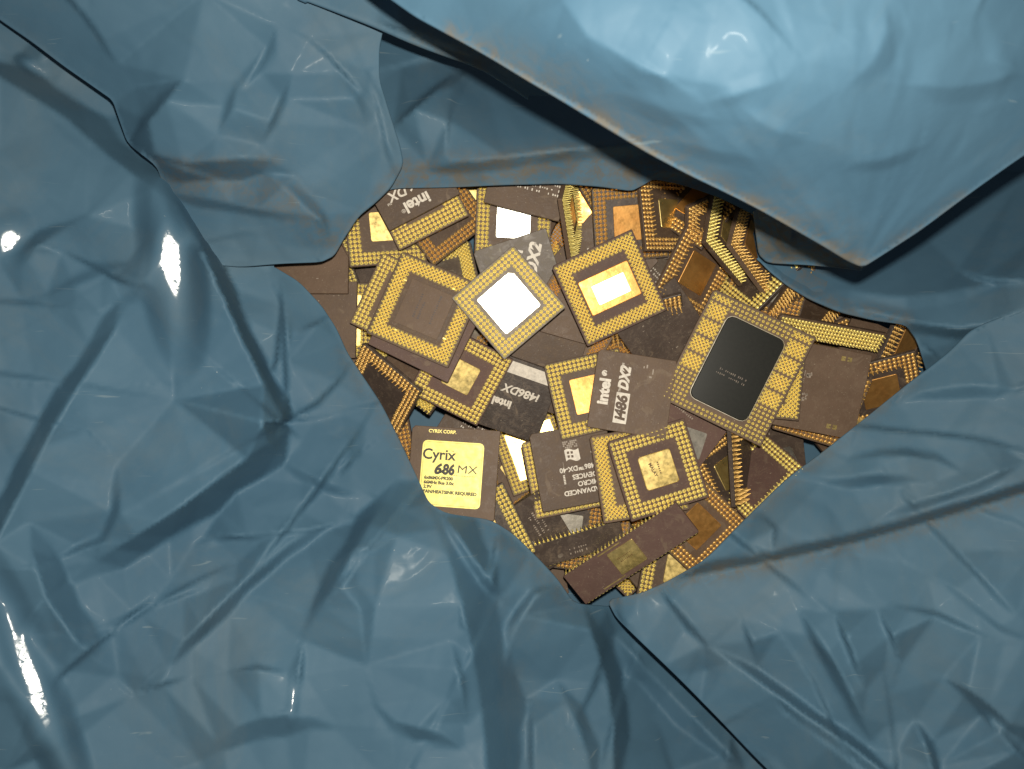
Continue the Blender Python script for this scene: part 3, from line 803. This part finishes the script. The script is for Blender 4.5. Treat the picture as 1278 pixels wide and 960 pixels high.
# ---- lettering on the marked faces (local x to the right of the words)
def d_plain(r, z): pass
def d_specks(r, z):
    bars(r, [(random.uniform(-.018, .018), random.uniform(-.018, .018), random.uniform(.0004, .0016), random.uniform(.0002, .0006)) for _ in range(8)], z, 'dimprint', 'scratches')
def d_intel_nx(r, z):
    text(r, 'intel', .0088, -.001, -.0150, z, 180, 'white', 0, .0003); text(r, '®', .0030, -.0100, -.0160, z, 180)
    text(r, 'i486', .0066, .0040, -.0058, z, 180, 'white', .1, .0002); text(r, 'DX', .0074, -.0080, -.0060, z, 180, 'white', .2, .0002); text(r, '™', .0032, -.0150, -.0085, z, 180)
def d_rows(r, z):
    bars(r, tiny_rows(-.012, .002, 5, 24, .0016, .0026, .75), z, 'white')
def d_intel_far(r, z):
    text(r, 'intel', .0098, -.001, .008, z, 62, 'white', 0, .0003); text(r, 'DX2', .0095, .0100, .0070, z, 62, 'white', .25, .0004); text(r, '™', .003, .014, .015, z, 62)
def d_i486(r, z):
    text(r, 'intel', .0066, -.0050, -.0052, z, 180, 'white', 0, .0003)
    text(r, 'i486', .0066, .0085, .0040, z, 180, 'white', .1, .0002, sx=1.1); text(r, 'DX', .0066, -.0020, .0040, z, 180, 'white', .25, .0002)
    plate(r, 'pale_strip', .038, .0072, 0, .0165, z - .00002, z + .0002, 0, 'white', .002, .00005)
def d_dx2(r, z):
    text(r, 'intel', .0084, -.0156, -.0010, z, 90, 'white', 0, .0004); text(r, '®', .0040, -.0166, .0092, z, 90, 'white', 0, .0002)
    plate(r, 'print_block', .0076, .0172, -.0048, -.0088, z - .00003, z + .00002, 0, 'white', .0002, .00002)
    text(r, 'i486', .0080, -.0048, -.0088, z + .00005, 90, 'brown', .12, .0004, sx=1.0)
    text(r, '™', .0030, -.0066, .0012, z, 90); text(r, 'DX2', .0078, -.0052, .0078, z, 90, 'white', .3, .0004, sx=.86); text(r, '™', .0032, -.0066, .0152, z, 90)
    bars(r, [(.0062, .0165, .0008, .002), (.0098, .0140, .0007, .003), (.0088, .0108, .0014, .001), (.0045, .0158, .0006, .0012)], z, 'dimprint', 'scratches')
def d_amd(r, z):
    for s, y in (('ADVANCED', -.0142), ('MICRO', -.0100), ('DEVICES', -.0058)):
        text(r, s, .0038, 0.0122, y, z, 180, 'white', 0, .00012, 'LEFT')
    text(r, 'Am486™DX-40', .0038, .0168, -.0010, z, 180, 'white', 0, .00012, 'LEFT')
    bars(r, [(.0136, -.0098, .00035, .0086), (.0130, -.0056, .0012, .00035), (.0130, -.0141, .0012, .00035)], z, 'white', 'bracket')
    bars(r, [(.0112 + .0009 * k, .0036, .0005, .0012) for k in range(4)] + [(.0108 + .0009 * k, .0064, .0005, .0010) for k in range(2)], z, 'dimprint')
    # waving window emblem: pale block with four dark panes, dotted tail above it
    bm = bmesh.new(); n = 8
    lo = [bm.verts.new((-.0040 + .0082 * k / n, .0036 + .0008 * math.sin(math.tau * k / n), z)) for k in range(n + 1)]
    hi = [bm.verts.new((-.0042 + .0082 * k / n, .0098 + .0007 * math.sin(math.tau * k / n), z)) for k in range(n + 1)]
    for k in range(n): bm.faces.new((lo[k], lo[k + 1], hi[k + 1], hi[k]))
    e = link('emblem', mesh_from(bm, 'emblem'), r, 'white')
    bars(e, [(-.0022, .0060, .0013, .0014), (-.0001, .0058, .0013, .0014), (-.0022, .0082, .0013, .0014), (-.0001, .0080, .0013, .0014)], z + .00003, 'brown', 'emblem_pane')
    bars(r, [(-.0040 + .00105 * i, .0112 + .00105 * j, .0008, .0008) for i in range(8) for j in range(4) if (i * 7 + j * 3) % 5], z, 'dimprint', 'emblem_tail')
    bars(r, [(-.0068, -.0042 - .0009 * k, .0011, .0006) for k in range(6)], z, 'white'); bars(r, [(-.006, .000, .0002, .007)], z, 'dimprint', 'rule')
def d_cyrix(r, z):
    l = plate(r, 'gold_label', .0345, .0362, -.0008, -.0010, z - .00003, z + .0001, 0, 'yellow', .0026, .00005)
    zz = z + .00014
    text(r, 'CYRIX CORP.', .0026, -.0075, .0222, z, 0, 'yellow', 0, .00008)
    text(l, 'Cyrix', .0082, -.0085, .0092, zz, 0, 'ink', 0, .00018); text(l, '™', .0020, -.0010, .0112, zz, 0, 'ink')
    text(l, '6', .0078, -.0088, .0012, zz, 0, 'ink', .25, .0004); text(l, 'x', .0034, -.0062, .0004, zz, 0, 'ink', 0, .0002)
    text(l, '86', .0078, -.0026, .0012, zz, 0, 'ink', .1, .0004, sx=.85)
    text(l, 'MX', .0062, .0078, .0018, zz, 0, 'ink', .05, 0, sx=1.25); bars(l, [(-.0006 + .0009 * k, -.0016, .0006, .0003) for k in range(15)], zz, 'ink', 'rule')
    for s, y, x in (('6x86MX-PR200', -.0036, -.0158), ('66MHz Bus 3.0x', -.0062, -.0158), ('2.9V', -.0086, -.0158), ('FAN/HEATSINK REQUIRED', -.0112, -.0158)):
        text(l, s, .0024, x, y, zz, 0, 'ink', 0, .00012, 'LEFT', sx=1.05)
    for ins, nm in ((.0009, 'border'),):
        w, h = .0345 - 2 * ins, .0362 - 2 * ins
        bars(l, [(-.0008, -.0010 + h / 2, w - .003, .00016), (-.0008, -.0010 - h / 2, w - .003, .00016), (-.0008 - w / 2, -.0010, .00016, h - .003), (-.0008 + w / 2, -.0010, .00016, h - .003)], zz, 'lidink', nm)
def d_marks(r, z):
    for y in (.0198, -.0196):
        for x in (.0090, .0126):
            p = plate(r, 'contact_pad', .0024, .0026, x, y, z - .0002, z + .0001, 0, 'gold', .0001, .00004)
            bars(p, [(x + (.0007 if x < .011 else -.0007), y, .0012, .0004)], z + .00013, 'brown', 'slot')
    bars(r, [(-.0085 + random.uniform(-.0016, .0016), y0 + random.uniform(-.0022, .0022), random.uniform(.0005, .0016), random.uniform(.0004, .0012)) for y0 in (.0075, -.0062) for _ in range(13)], z, 'dimprint')
    bars(r, [(-.0108, .001 + .0011 * k, .0005, .0007) for k in range(-8, 9) if k % 4], z, 'dimprint')
def d_dots(r, z):
    bars(r, [(-.019 + .0022 * k, -.0206, .0009, .0007) for k in range(18)] + [(.0206, -.018 + .0022 * k, .0007, .0009) for k in range(17)], z, 'dimprint', 'edge_contacts')
def d_pale(r, z):
    plate(r, 'pale_label', .022, .016, .006, -.006, z - .00002, z + .00012, 20, 'steel', .001, .00004)
    bars(r, tiny_rows(-.014, .012, 3, 12, .0016, .0028), z, 'dimprint')

# deep filling, seen only through the gaps
def deco_pick(i): return (d_specks, d_rows, d_plain)[i % 3]
FSPOT = []
fr = random.Random(5)
for gxp in range(390, 1150, 92):
    for gyp in range(250, 760, 90):
        px = gxp + fr.uniform(-26, 26); py = gyp + fr.uniform(-26, 26)
        lft = 385 + max(0, py - 420) * .82 + max(0, 330 - py) * .2
        rgt = 1120 - max(0, py - 500) * 1.25 - max(0, 400 - py) * .9
        if lft < px < rgt and py < 730: FSPOT.append((px, py))
UNSEEN = {1, 8, 11, 12, 17, 19, 23, 24, 27, 29, 30}
DEEP = {2: 'dark face up processor in the gap above the long margin of gold pins', 5: 'grey processor with bright pins seen between the dark centred and the white lidded processors',
        7: 'face up brown processor with white print peeping out above the yellow labelled processor', 13: 'brown processor edge in the gap between the yellow labelled one and the large yellow lid',
        14: 'plain brown processor under the left end of the long purple chip', 15: 'dark processor with a copper lid behind the one standing on edge',
        16: 'brown face up processor in the gap behind the white windowed processor', 20: 'brown pin side up processor under the long purple chip',
        22: 'grey face up processor with white print beside the white windowed processor', 32: 'plain brown processor at the hem above the narrow chip on edge'}
drop = []
for i, (px, py) in enumerate(FSPOT):
    up = fr.random() < .6
    kd = fr.choice(['P44', 'P44', 'P49', 'P44b']); an = fr.uniform(0, 90); tl = (fr.uniform(-22, 22), fr.uniform(-22, 22))
    bd = fr.choice(['brown', 'dark', 'grey', 'brown']); ld_ = fr.choice(['gold', 'copper', 'gold', 'copper']); pn = fr.choice(['pin', 'oldpin'])
    if up: chip(kd, 'pins', px, py, an, tl, 'pin side up processor buried deep in the heap, barely seen between the chips above', ld_, bd, pn, group='buried pin side up processors', pct=80)
    else: chip(kd, 'top', px, py, an, tl, 'face up processor buried deep in the heap, barely seen between the chips above', None, bd, pn, deco=deco_pick(i), group='buried face up processors', pct=80)
    if i in DEEP:
        chips[-1]['label'] = DEEP[i]; del chips[-1]['group']
    if i in UNSEEN: drop.append(chips[-1])

# ---- left corner
chip('P44', 'pins', 420, 399, 2, (4, 0), 'processor with a bright yellow gold lid cut off by the edge of the bag wall', 'goldbig', 'brown')
chip('P44', 'top', 398, 398, 2, (3, 4), 'plain brown processor lying partly under another plain brown one in the narrow corner', None, 'brown', deco=d_specks)
chip('P44', 'top', 388, 320, 0, (3, 0), 'plain brown processor with a white scuff in the narrow corner, on top of its twin', None, 'brown', deco=d_specks)
chip('P44', 'pins', 455, 262, 62, (18, 8), 'tilted pin side up processor half hidden under the drooping hem of the folded flap', 'gold', 'brown')
chip('P44', 'pins', 480, 284, -6, (4, 0), 'processor showing only a lower corner of gold pins beside the drooping hem', 'gold', 'brown')
chip('P44', 'pins', 470, 543, -12, (-18, 6), 'processor with reddish tarnished pins and copper coloured lid under the bag wall edge', 'copper', 'brown', 'oldpin')
chip('P49', 'pins', 522, 448, 37, (-12, -16), 'tilted processor whose long gold pins stick up above the yellow labelled processor', 'dark', 'dark')
# ---- top edge
chip('P44', 'pins', 770, 225, -35, (10, -22), 'processor showing a short row of pins below the dusty hem of the far wall', 'gold', 'dark', 'oldpin')
chip('P44', 'pins', 548, 266, 50, (16, -10), 'tilted processor with coppery pins poking out right of the face up chip with white script', 'gold', 'brown', 'oldpin')
chip('P44b', 'pins', 520, 248, -27, (0, -4), 'processor with a wide four row band of gold pins under a face up chip', 'gold', 'brown')
chip('P44', 'top', 507, 222, -28, (0, -6), 'face up brown processor with upside down white lettering intel tucked below the far wall', None, 'brown', deco=d_intel_nx)
chip('P44', 'pins', 641, 276, 3, (0, -10.3), 'processor with a blazing white square lid below the chip with rows of tiny print', 'silverS', 'brown', lock=True)
chip('P44', 'top', 662, 218, 14, (0, -5), 'face up brown processor with rows of tiny white print below the far wall', None, 'brown', deco=d_rows)
chip('P44', 'pins', 786, 278, -5, (5, -18), 'dark processor with a dull copper lid leaning behind the white windowed processor', 'copper', 'dark', 'oldpin')
chip('P44', 'pins', 708, 268, 14, (76, 6), 'processor standing on edge so that its gold pins form a narrow upright band', 'gold', 'brown')
chip('P44', 'top', 650, 345, -18, (0, -3), 'greyish face up processor with slanting white lettering under the diamond placed white lidded one', None, 'grey', deco=d_intel_far, pct=99.8, dz=1)
# ---- right upper jumble
chip('P44', 'pins', 832, 268, -6, (34, 4), 'processor with worn pins leaning beside the copper lidded ones near the dark gap', 'gold', 'brown', 'oldpin')
chip('P44', 'pins', 874, 256, 42, (-30, 24), 'processor with streaks of reddish pins right under the overhanging flap', 'copper', 'dark', 'oldpin')
chip('P44', 'pins', 905, 292, 15, (48, 10), 'steeply leaning processor with a column of gold pins close to the turned under tongue', 'gold', 'brown', 'pin')
chip('P44', 'pins', 938, 306, 22, (46, 14), 'steeply leaning processor wedged against the grubby tongue of film', 'copper', 'brown', 'oldpin')
chip('P44', 'pins', 960, 352, 8, (-22, -26), 'dark processor with an angle of dull gold pins beside the tongue of film', 'steel', 'dark', 'oldpin', dz=-6)
chip('P44', 'top', 975, 372, 22, (4, -34), 'plain dark brown processor sloping down behind the black lidded big processor', None, 'brown', deco=d_specks, dz=-12)
chip('P44', 'pins', 866, 340, 26, (30, -20), 'leaning processor with a copper lid and long slanting pins beside the white windowed one', 'copper', 'brown', 'oldpin')
chip('P49', 'pins', 712, 408, 30, (0, 4), 'processor with small dense reddish pins under the white lidded diamond', None, 'brown', 'oldpin')
chip('P49', 'pins', 785, 400, 12, (2, -24), 'processor with dense coppery pins peeping out above the i486 DX2 chip', 'copper', 'brown', 'oldpin', dz=-4)
chip('P44', 'top', 826, 412, -38, (6, -8), 'glossy dark face up processor between the windowed and the black lidded processors', None, 'dark', deco=d_specks, pct=99)
# ---- right end
chip('P44', 'pins', 1070, 512, 52, (-6, 4), 'processor with a sliver of gold lid at the lower right bag edge', 'gold', 'brown', 'oldpin')
chip('P44', 'top', 1086, 452, 24, (6, -8), 'plain brown processor with light edge contacts at the right end of the heap', None, 'brown', deco=d_dots)
chip('P44', 'pins', 1128, 430, 22, (34, -20), 'processor with dull dark pins at the far right tip of the heap', 'copper', 'dark', 'oldpin')
chip('P44', 'pins', 1098, 486, -26, (-8, -34), 'processor with dull pins along a slanting edge against the lower right bag wall', 'copper', 'dark', 'oldpin')
chip('P44', 'pins', 1024, 504, 17, (4, -8), 'processor showing one band of pins under the chip with two gold corner marks', 'gold', 'brown', 'oldpin')
chip('P49', 'top', 1022, 486, 11, (2, 0), 'brown face up processor with two pairs of gold corner marks', None, 'brown', deco=d_marks)
chip('STRIP', 'pins', 1034, 414, 16, (6, -34), 'narrow brown chip on edge with straight bright rows of gold pins', None, 'brown', z=-3)
chip('P49', 'pins', 946, 466, 5, (0, 0), 'processor showing one corner of fine gold pins under the black lidded big processor', 'gold', 'brown')
# ---- chips wedged on edge in the gaps
chip('P44', 'pins', 944, 340, -35, (-44, 30), 'dark processor wedged on edge above the black lidded big processor', None, 'dark', 'pin', z=-14)
chip('P44', 'pins', 1004, 384, 18, (6, -58), 'processor wedged on edge under the hem, dull pins showing above the narrow chip', None, 'brown', 'oldpin', z=-20)
chip('P44', 'pins', 888, 284, 62, (40, -34), 'processor wedged on edge between the copper lidded leaning one and the overhanging flap', None, 'brown', 'oldpin', z=-12)
chip('P44', 'pins', 925, 578, 84, (56, 4), 'dark processor wedged on edge in the dark gap under the black lidded big processor', None, 'dark', 'oldpin', z=-16)
chip('P44', 'pins', 478, 486, 33, (-34, -32), 'processor wedged on edge along the bag wall left of the yellow labelled one', None, 'dark', 'oldpin', z=-16)
chip('P44', 'pins', 652, 676, 60, (46, 14), 'dark processor wedged on edge at the lower left rim below the yellow labelled one', None, 'dark', 'pin', z=-18)
chip('P44', 'pins', 806, 408, -20, (12, -50), 'processor wedged on edge with coppery pins under the white windowed one', None, 'dark', 'oldpin', z=-16)
# ---- lower right
chip('P44', 'top', 958, 566, 6, (4, 30), 'shiny dark processor edge catching the light below the black lidded big processor', None, 'dark', deco=d_pale)
chip('P44', 'pins', 905, 590, 62, (30, 14), 'dark processor with a bent strip of gold lid in the dark gap', 'gold', 'dark', 'oldpin')
chip('P44', 'pins', 946, 596, -38, (-46, 38), 'purplish processor with a fringe of pins along the lower right bag edge', None, 'purple')
chip('P44', 'top', 852, 532, 38, (8, -8), 'face up processor with a pale worn label under the black lidded big processor', None, 'purple', deco=d_pale)
chip('P44', 'pins', 846, 712, 12, (0, 4), 'processor with a bright gold lid at the bottom tip of the heap', 'gold', 'brown')
chip('P44', 'pins', 868, 655, 44, (8, -6), 'processor with a broad copper lid and diamond placed pins above the bottom tip', 'copper', 'brown', 'oldpin')
# ---- bottom middle
chip('P44', 'pins', 740, 655, 8, (-8, 12), 'processor with worn pins below the lower edge of the chip lettered ADVANCED MICRO DEVICES', 'steel', 'brown', 'oldpin')
chip('P44', 'pins', 702, 662, 8, (12, -4), 'processor with a scuffed pale lid in the gap at the bottom of the heap', 'steel', 'dark', 'oldpin')
chip('P44', 'top', 660, 672, 58, (18, -12), 'dark face up processor with pale stripes leaning at the lower left bag edge', None, 'dark', deco=d_pale)
chip('P44', 'pins', 605, 668, -26, (16, 4), 'tilted processor with a band of gold pins emerging below the yellow labelled processor', 'gold', 'dark')
chip('P44', 'pins', 668, 562, -20, (0, 2), 'processor with a large pale yellow lid between two lettered processors', 'goldbig', 'brown')
# ---- centre
chip('P44', 'top', 672, 462, 16, (4, -8), 'plain dark brown processor below the white lidded diamond', None, 'brown', deco=d_specks)
chip('P44', 'top', 640, 494, 20, (4, -15), 'sloping dark processor with upside down intel lettering and a pale strip', None, 'dark', deco=d_i486, dz=-3)
chip('P44', 'pins', 706, 591, -11, (0, 0), 'processor showing only a margin of pins around the chip lettered ADVANCED MICRO DEVICES', 'gold', 'brown')
chip('P44', 'top', 716, 582, -10, (0, 0), 'face up processor lettered ADVANCED MICRO DEVICES with a waving window emblem', None, 'brown', deco=d_amd)
chip('P44', 'pins', 736, 492, -13, (0, -2), 'processor with a square copper lid half covered by the i486 DX2 chip', 'copper', 'brown')
chip('P49', 'pins', 797, 590, -9, (0, 0), 'processor with dense staggered gold pins under the small gold lidded one', 'gold', 'brown', pct=99.5, dz=2)
chip('P46', 'pins', 820, 586, -17, (2, -3), 'processor with a small stamped gold lid below the i486 DX2 chip', 'mark', 'purple')
chip('P44', 'top', 788, 492, 9, (0, 0), 'face up brown processor lettered intel i486 DX2 in white', None, 'brown', deco=d_dx2)
chip('P49', 'top', 566, 590, 4, (0, 0), 'face up processor with a yellow gold label lettered Cyrix 6x86MX', None, 'brown', deco=d_cyrix)
# ---- left centre
chip('P44', 'pins', 575, 468, 29, (6, -10), 'processor with a mottled gold lid below the two overlapping left hand processors', 'gold', 'purple', pct=99)
chip('P44', 'pins', 502, 380, 25, (0, 0), 'processor showing a long margin of gold pins under the dark centred one', 'gold', 'brown')
chip('P49', 'top', 534, 404, 26, (0, 0), 'plain brown processor sandwiched under the dark centred pin side up one', None, 'purple', deco=d_plain, pct=99.5)
chip('P49', 'pins', 531, 387, 23.5, (0, 0), 'pin side up processor with a dark brown faintly etched centre plate', 'dark', 'brown')
chip('P44', 'pins', 635, 378, 49.5, (0, -3), 'diamond placed processor with a blazing white cut corner lid in a frame of pins', 'silver', 'grey', lock=True)
chip('P49', 'pins', 760, 360, -25, (1, -6), 'processor with a gold stepped lid around a blazing white window', 'stepped', 'purple', lock=True)
chip('PPRO', 'pins', 919, 459, 26, (0, 0), 'big rectangular processor with a black rounded lid and many gold pins', 'black', 'brown')

# ---- ceramic dual in line packages at the bottom tip
def dip(kind, px, py, ang, tilt, label, body, deco, nlead):
    w, h = SIZE[kind]
    root = bpy.data.objects.new('dual_inline_chip', None); COL.objects.link(root)
    root['label'] = label; root['category'] = 'chip'
    link('ceramic_body', mcopy(mesh_from(rbox(w, h, 0, T, .0006, .0003), 'ceramic_body'), body), root)
    bm = bmesh.new()
    for s in (-1, 1):
        for k in range(nlead):
            x = (k - (nlead - 1) / 2) * 2.54e-3
            for (sx, sy, sz, cy, cz) in ((.0013, .0003, .0016, h / 2 + .00016, T * .45), (.0005, .0003, .0036, h / 2 + .0005, -.0012)):
                bmesh.ops.create_cube(bm, size=1, matrix=Matrix.Translation((x, s * cy, cz)) @ Matrix.Diagonal((sx, sy, sz, 1)))
    p = link('lead_rows', mesh_from(bm, 'lead_rows'), root, 'pin'); p['kind'] = 'stuff'
    deco(root, T + .00004)
    place(root, px, py, ang, tilt, w, h, False)
    return root
def d_dark_dip(r, z):
    bars(r, tiny_rows(-.006, -.001, 2, 8, .0016, .0026), z, 'dimprint'); plate(r, 'index_ring', .0034, .0022, -.012, -.003, z - .0001, z + .0001, 10, 'grey', .001, .00004)
def d_gold_dip(r, z):
    l = plate(r, 'lid', .0175, .0150, -.002, 0, z - .0002, z + .0006, 0, 'gold', .0006, .0002)
    bars(l, tiny_rows(-.007, .002, 2, 9, .0012, .0022), z + .00063, 'lidink')
    for x, y in ((-.008, .0094), (-.017, -.0088)):
        plate(r, 'gold_trace', .0150, .0007, x, y, z - .0001, z + .0001, 0, 'gold', .0002, .00004)
dip('DIP40', 722, 678, -15, (0, -14), 'dark ceramic dual in line chip with a comb of leads along its lower edge', 'dark', d_dark_dip, 20)
dip('DIP64', 786, 690, -38.3, (0, 0), 'long purple ceramic dual in line chip with a gold lid in the middle', 'purple', d_gold_dip, 30)
# the heap settles to a nearly level surface: every chip sinks with its neighbours
def blur(a, s):
    k = np.exp(-.5 * (np.arange(-3 * s, 3 * s + 1) / s) ** 2); k /= k.sum()
    for ax in (0, 1): a = np.apply_along_axis(lambda q: np.convolve(np.pad(q, 3 * s, mode='edge'), k, 'valid'), ax, a)
    return a
covered = (hm > BASE + .001).astype(float)
SUR = blur(np.where(covered > 0, hm, 0), 45) / np.maximum(blur(covered, 45), 1e-3)
SUR = .9 * SUR + .1 * np.median(SUR[covered > 0])
for root, px, py, zz, x, y, n, fz in QUEUE:
    c = Vector(P(px, py, 0))
    s_ = SUR[int(np.clip((c.y - GX0) / GS, 0, GN - 1)), int(np.clip((c.x - GX0) / GS, 0, GN - 1))]
    target = -.001 - .016 * sm(np.array((px - 900) / 240.0)) 
    c = Vector(P(px, py, float(zz - s_ + target) if fz is None else fz / 1000))
    root.matrix_world = Matrix.Translation(c) @ Matrix((x, y, n)).transposed().to_4x4()
for root in drop:                                   # wholly covered by the chips on top of them
    for ch in list(root.children_recursive): bpy.data.objects.remove(ch)
    bpy.data.objects.remove(root)
print('CHIPS', len(chips), 'top z', hm.max())
